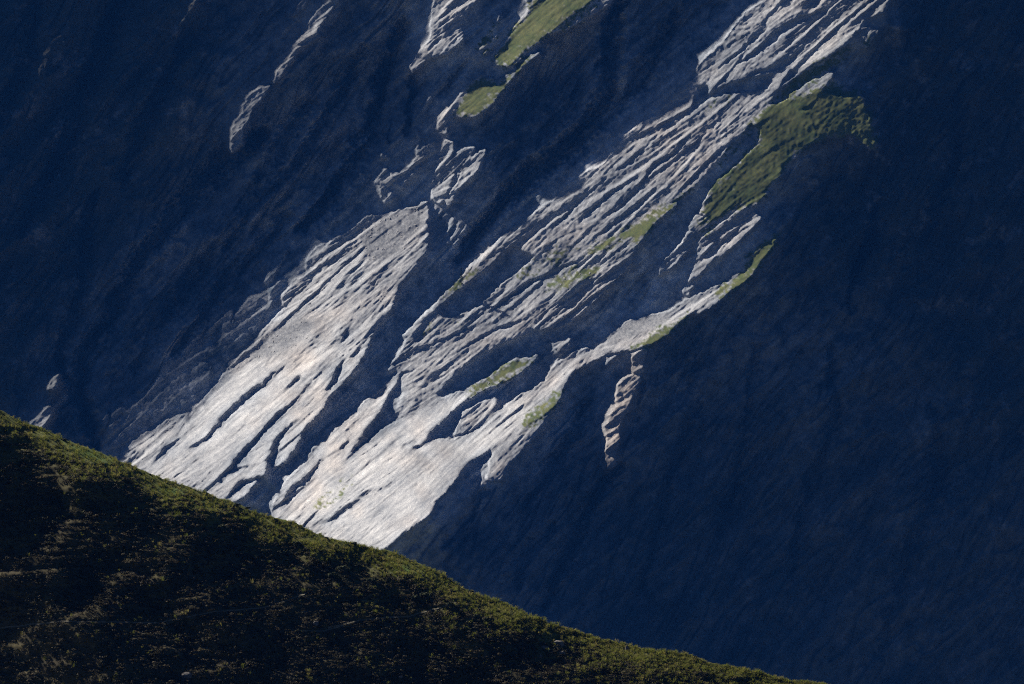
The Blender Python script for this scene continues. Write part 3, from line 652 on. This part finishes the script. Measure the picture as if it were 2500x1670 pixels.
def scatter_object(name, protos, P3, scl, rot, label, cat):
    col = bpy.data.collections.new(name + '_kinds')
    for o in protos: col.objects.link(o)
    me = bpy.data.meshes.new(name); me.vertices.add(len(P3)); me.vertices.foreach_set('co', P3.astype(np.float32).ravel())
    a1 = me.attributes.new('scl', 'FLOAT', 'POINT'); a1.data.foreach_set('value', scl.astype(np.float32))
    a2 = me.attributes.new('rot', 'FLOAT_VECTOR', 'POINT'); a2.data.foreach_set('vector', rot.astype(np.float32).ravel())
    o = link(bpy.data.objects.new(name, me))
    ng = bpy.data.node_groups.new(name, 'GeometryNodeTree')
    ng.interface.new_socket('Geometry', in_out='INPUT', socket_type='NodeSocketGeometry'); ng.interface.new_socket('Geometry', in_out='OUTPUT', socket_type='NodeSocketGeometry')
    N = ng.nodes; gi_ = N.new('NodeGroupInput'); go = N.new('NodeGroupOutput')
    ip = N.new('GeometryNodeInstanceOnPoints'); ci = N.new('GeometryNodeCollectionInfo'); ci.inputs['Collection'].default_value = col
    ci.inputs['Separate Children'].default_value = True; ci.inputs['Reset Children'].default_value = True; ip.inputs['Pick Instance'].default_value = True
    def na(nm, ty): x = N.new('GeometryNodeInputNamedAttribute'); x.data_type = ty; x.inputs['Name'].default_value = nm; return x.outputs['Attribute']
    L = ng.links
    L.new(gi_.outputs[0], ip.inputs['Points']); L.new(ci.outputs[0], ip.inputs['Instance'])
    L.new(na('scl', 'FLOAT'), ip.inputs['Scale']); L.new(na('rot', 'FLOAT_VECTOR'), ip.inputs['Rotation']); L.new(ip.outputs[0], go.inputs[0])
    md = o.modifiers.new('scatter', 'NODES'); md.node_group = ng
    return tag(o, label, cat, kind='stuff')
def hill_scatter(n, prob, seed):
    r = np.random.default_rng(seed)
    u = r.uniform(-120, 2300, n); v = crest(u) + (1760 - crest(u)) * r.uniform(0, 1, n)
    keep = (v < 1760) & (v >= crest(u)) & (r.uniform(0, 1, n) < prob(u, v))
    u, v = u[keep], v[keep]
    ok = np.ones(len(u), bool)
    for tp in track_pts[::2]: ok &= ((u - tp[0]) ** 2 + ((v - tp[1]) * 1.6) ** 2) > 30
    return u[ok], v[ok], r
gp = lambda u, v: np.clip(1.25 * np.exp(-(v - crest(u)) / 60) - 0.02 + 0.22 * gnoise(u / 80, v / 50, 151) + 0.6 * bil(AH, *ruv(u, v)) - 0.6 * bil(HD, *ruv(u, v)), 0.02, 1)
u, v, r_ = hill_scatter(60000, gp, 5); P3 = hill_point(u, v)
scatter_object('hill_grass', [leafy('tuft_blades', M_TUFT, tuft(np.random.default_rng(i))) for i in range(4)], P3,
    (r_.uniform(.4, .9, len(u)) * (1 + .8 * (r_.uniform(0, 1, len(u)) ** 6) + .35 * np.clip(gnoise(u / 40, v / 40, 155), 0, 1))), np.stack([r_.normal(0, .15, len(u)), r_.normal(0, .15, len(u)), r_.uniform(0, 6.28, len(u))], -1), 'tufted olive and straw grass on the hill crest and slope', 'grass')
hp = lambda u, v: np.clip((0.75 + 0.5 * gnoise(u / 70, v / 45, 152)) * smooth(12, 70, v - crest(u) + 22 * gnoise(u / 60, v / 60, 153)), 0.0, 1)
u, v, r_ = hill_scatter(40000, hp, 6); P3 = hill_point(u, v)
scatter_object('heath', [leafy('heath_leaves', M_HEATH, clump(np.random.default_rng(20 + i))) for i in range(5)], P3,
    r_.uniform(.22, .72, len(u)) * (1 + 0.5 * gnoise(u / 50, v / 50, 154)), np.stack([r_.normal(0, .1, len(u)), r_.normal(0, .1, len(u)), r_.uniform(0, 6.28, len(u))], -1), 'low dark brown heath covering the hillside', 'heath')
print('hill', round(time.time() - T0, 1))
# ------------------------------------------------------------------ conifer, stones, boulders, shrubs
def join_tris(name, tris, m, parent=None):
    v = np.array(tris, np.float32).reshape(-1, 3)
    return mesh_np(name, v, np.arange(len(v)).reshape(-1, 3), m, None, parent)
def tube(p0, p1, r0, r1, n=7):
    p0, p1 = np.array(p0, float), np.array(p1, float); d = p1 - p0; d /= np.linalg.norm(d)
    a = np.cross(d, [0.3, 0.9, 0.2]); a /= np.linalg.norm(a); c = np.cross(d, a); tr = []
    ring = lambda p, r: [p + r * (math.cos(k * 2 * math.pi / n) * a + math.sin(k * 2 * math.pi / n) * c) for k in range(n)]
    A_, B_ = ring(p0, r0), ring(p1, r1)
    for k in range(n):
        j = (k + 1) % n; tr += [A_[k], A_[j], B_[j], A_[k], B_[j], B_[k]]
    return tr
def empty(name, loc):
    o = bpy.data.objects.new(name, None); o.location = loc; o.empty_display_size = 0.5; return link(o)
def simple(name, c0, c1, scale, rough=0.9):
    m, t, b = mat(name, rough); t.links.new(ramp(t, noise(t, mapping(t, (1, 1, 1)), scale, 4, 0.7), [(0.35, c0), (0.65, c1)]), b.inputs['Base Color']); return m
M_BARK = simple('conifer_bark', (.06, .045, .03), (.13, .10, .07), 3)
M_NEEDLE = simple('conifer_needles', (.025, .045, .018), (.05, .075, .025), 1.5)
M_STONE = simple('pale_stone', (.26, .25, .245), (.52, .50, .47), 1.2)
M_BOULD = simple('hill_boulder', (.06, .055, .05), (.18, .165, .15), 2.5)
M_SHRUB = simple('shrub_leaves', (.022, .03, .012), (.05, .055, .02), 4)
r_ = np.random.default_rng(77)
def conifer(loc, h):
    root = empty('conifer_tree', loc)
    join_tris('trunk', tube((0, 0, -1), (0.1, 0, h * .55), .24, .13) + tube((0.1, 0, h * .55), (0.0, 0, h * .98), .13, .03), M_BARK, root)
    tr = []; tw = []
    z = h * .12
    while z < h * .98:
        k = 1 - (z / h); L0 = (0.25 + 2.3 * k) * (1 if z > h * .2 else .75)
        for j in range(7):
            a = r_.uniform(0, 6.283); L = L0 * r_.uniform(.6, 1.15); dr = -0.25 * L
            tip = np.array([L * math.cos(a), L * math.sin(a), z + dr * r_.uniform(.3, 1)]); base = np.array([0, 0, z])
            tw += tube(base, tip, .035, .012, 3)
            for q_ in np.linspace(.2, 1, int(4 + 7 * k)):
                c = base + (tip - base) * q_ + r_.normal(0, .07, 3)
                for _ in range(3):
                    d = r_.normal(0, 1, 3); d /= np.linalg.norm(d); e = np.cross(d, r_.normal(0, 1, 3)); e /= np.linalg.norm(e); s_ = r_.uniform(.14, .3)
                    tr += [c - d * s_, c + d * s_, c + e * s_ * .9 + np.array([0, 0, -.08])]
        z += h * .045
    cr = join_tris('crown', tr, M_NEEDLE, root); join_tris('branches', tw, M_BARK, cr)
    return root
p_, *_ = mountain_point(np.array([1126.]), np.array([694.]))
tag(conifer(tuple(p_[0] + np.array([0, -0.5, -0.4])), 14.0), 'small dark conifer standing alone on the grassy rim above the dark gully', 'tree')
def rock_mesh(name, seed, m, squash=(1, 1, .75)):
    import bmesh
    bm_ = bmesh.new(); bmesh.ops.create_icosphere(bm_, subdivisions=2, radius=1.0); rr_ = np.random.default_rng(seed)
    pl = [(n_ / np.linalg.norm(n_), rr_.uniform(.55, .9)) for n_ in rr_.normal(0, 1, (9, 3))]
    for v_ in bm_.verts:
        p = np.array(v_.co)
        for n_, d_ in pl:
            e = p.dot(n_) - d_
            if e > 0: p = p - n_ * e
        v_.co = p * np.array(squash) * (1 + rr_.normal(0, .02))
    bmesh.ops.dissolve_degenerate(bm_, dist=0.01, edges=bm_.edges[:])
    me = bpy.data.meshes.new(name); bm_.to_mesh(me); bm_.free(); me.materials.append(m); return me
STONES = [rock_mesh('stone', 300 + i, M_STONE, (1, .8, .6 + .08 * i)) for i in range(5)]
def inside(pts, u, v):
    sl_, ins = poly_mask(pts); full = np.zeros((RNV, RNU), bool); full[sl_] = ins
    return full[np.rint((v - RV0) / RST).astype(int), np.rint((u - RU0) / RST).astype(int)]
def strew(pts, n, lab, lo, hi):
    p = np.array(pts, float); u = r_.uniform(p[:, 0].min(), p[:, 0].max(), 6 * n); v = r_.uniform(p[:, 1].min(), p[:, 1].max(), 6 * n)
    k = np.flatnonzero(inside(pts, u, v))[:n]; q_, *_ = mountain_point(u[k], v[k])
    qa, *_ = mountain_point(u[k] + 9, v[k]); qb, *_ = mountain_point(u[k], v[k] - 9)
    nn = np.cross(qa - q_, qb - q_); nn /= np.linalg.norm(nn, axis=1, keepdims=True)
    for j in range(len(k)):
        o = bpy.data.objects.new('stone', STONES[j % 5]); s_ = lo + (hi - lo) * r_.uniform() ** 2.5
        o.location = q_[j] + nn[j] * s_ * .08; o.scale = (s_ * 1.15, s_, s_ * .3)
        o.rotation_euler = (Vector(nn[j]).to_track_quat('Z', 'Y') @ Euler((0, 0, r_.uniform(0, 6.28))).to_quaternion()).to_euler()
        link(o, part_obj.get(lab, mountain))
strew(SCREE[0][0], 90, SCREE[0][1], .35, 1.3); strew(SCREE[1][0], 80, SCREE[1][1], .35, 1.2); strew(SCREE[2][0], 25, SCREE[2][1], .3, .7)
strew(GRASS[5][1], 9, GRASS[5][2], .4, .9); strew(GRASS[7][1], 8, GRASS[7][2], .5, 1.2)
BOULD = [rock_mesh('boulder', 400 + i, M_BOULD, sq) for i, sq in enumerate([(.6, .55, 1.15), (1.1, .8, .7), (1, .8, .6), (1.2, .9, .8)])]
for (u0, v0, s_, k, lab, cat) in [(1531, 1588, .55, 0, 'pale upright stone on the sunlit grass near the lower right crest', 'boulder'), (771, 1526, .62, 1, 'grey boulder beside the short worn track', 'boulder'),
     (978, 1655, .45, 2, 'small pale stone at the bottom edge of the hill', 'boulder'), (456, 1655, .8, 3, 'brownish boulder low on the left of the hill', 'boulder')]:
    o = link(bpy.data.objects.new('boulder', BOULD[k])); q_ = hill_point(np.array([u0 * 1.]), np.array([v0 * 1.]))[0]
    o.location = q_ + np.array([0, -.1, s_ * .35]); o.scale = (s_,) * 3; o.rotation_euler = (0.1, 0.15, u0); tag(o, lab, cat)
oc = empty('rock_outcrop', tuple(hill_point(np.array([1340.]), np.array([1585.]))[0]))
q0 = np.array(oc.location)
for j, (du, dv, s_) in enumerate([(-8, 0, 1.2), (18, -14, 1.4), (26, 10, 1.0), (-22, 18, .9), (6, 24, .8)]):
    o = bpy.data.objects.new('rock', BOULD[1 + j % 3]); q_ = hill_point(np.array([1340. + du]), np.array([1585. + dv]))[0]
    o.location = q_ - q0 + np.array([0, .5, -.45]); o.scale = (s_, s_ * .8, s_ * 1.1); o.rotation_euler = r_.uniform(0, 6, 3); link(o, oc)
tag(oc, 'dark broken rock outcrop breaking the slope just below the right crest', 'outcrop')
def shrub_base():
    f = np.array(clump(np.random.default_rng(91), 420, .8), np.float32).reshape(-1, 3)
    st = []
    for j in range(6): a = j * 1.05; st += tube((0, 0, -.15), (.35 * math.cos(a), .35 * math.sin(a), .35), .025, .012, 4)
    return f, st
f_, st_ = shrub_base(); fo = join_tris('foliage', f_, M_SHRUB); so_ = join_tris('stems', st_, M_BARK)
for o in (fo, so_): SC.collection.objects.unlink(o)
SHR = [(835, 1392, 1.7), (870, 1384, 1.4), (812, 1408, 1.6), (1186, 1518, 1.5), (1160, 1507, 1.2), (1046, 1456, 1.4), (1014, 1462, 1.5), (574, 1236, 1.0), (673, 1272, .9), (728, 1330, 1.3), (905, 1420, 1.6), (1290, 1560, 1.3), (1420, 1575, 1.2), (1100, 1478, 1.2), (690, 1352, 1.4), (540, 1290, 1.5)]
for j, (u0, v0, s_) in enumerate(SHR):
    e = empty('shrub', tuple(hill_point(np.array([float(u0)]), np.array([float(v0)]))[0])); e.scale = (s_, s_, s_ * .85); e.rotation_euler = (0, 0, j * 1.7)
    for src in (fo, so_): c = src.copy(); link(c, e)
    tag(e, 'rounded dark leafy shrub standing out of the heath below the crest', 'shrub', 'dark shrubs on the hillside')
for j in range(18):
    u0 = 30 + 1850 * (j + r_.uniform(.1, .9)) / 18; s_ = r_.uniform(.35, .8)
    e = empty('shrub', tuple(hill_point(np.array([u0]), crest(np.array([u0])) + 3)[0])); e.scale = (s_, s_, s_ * r_.uniform(.7, 1.1)); e.rotation_euler = (0, 0, j * 2.3)
    for src in (fo, so_): c = src.copy(); link(c, e)
    tag(e, 'small dark shrub on the skyline of the hill crest', 'shrub', 'shrubs along the hill crest')
bpy.data.objects.remove(fo); bpy.data.objects.remove(so_)
print('things', round(time.time() - T0, 1))
# ------------------------------------------------------------------ haze
hz = bpy.data.meshes.new('haze')
x0, x1, y0, y1, z0, z1 = -5100, 5100, -2600, 9100, -461.5, 520
hz.from_pydata([(x, y, z) for z in (z0, z1) for y in (y0, y1) for x in (x0, x1)], [], [(0, 2, 3, 1), (4, 5, 7, 6), (0, 1, 5, 4), (2, 6, 7, 3), (0, 4, 6, 2), (1, 3, 7, 5)])
hm = bpy.data.materials.new('haze_air'); hm.use_nodes = True; t = hm.node_tree; t.nodes.remove(t.nodes['Principled BSDF'])
pv = t.nodes.new('ShaderNodeVolumePrincipled'); pv.inputs['Color'].default_value = (*HAZE_C, 1); pv.inputs['Density'].default_value = HAZE_D
pv.inputs['Absorption Color'].default_value = (0, 0, 0, 1)
t.links.new(pv.outputs[0], t.nodes['Material Output'].inputs['Volume'])
hm.cycles.volume_sampling = 'DISTANCE'
hz.materials.append(hm); tag(link(bpy.data.objects.new('haze', hz)), 'thin blue haze filling the valley air', 'haze', kind='stuff')
print('done', round(time.time() - T0, 1))
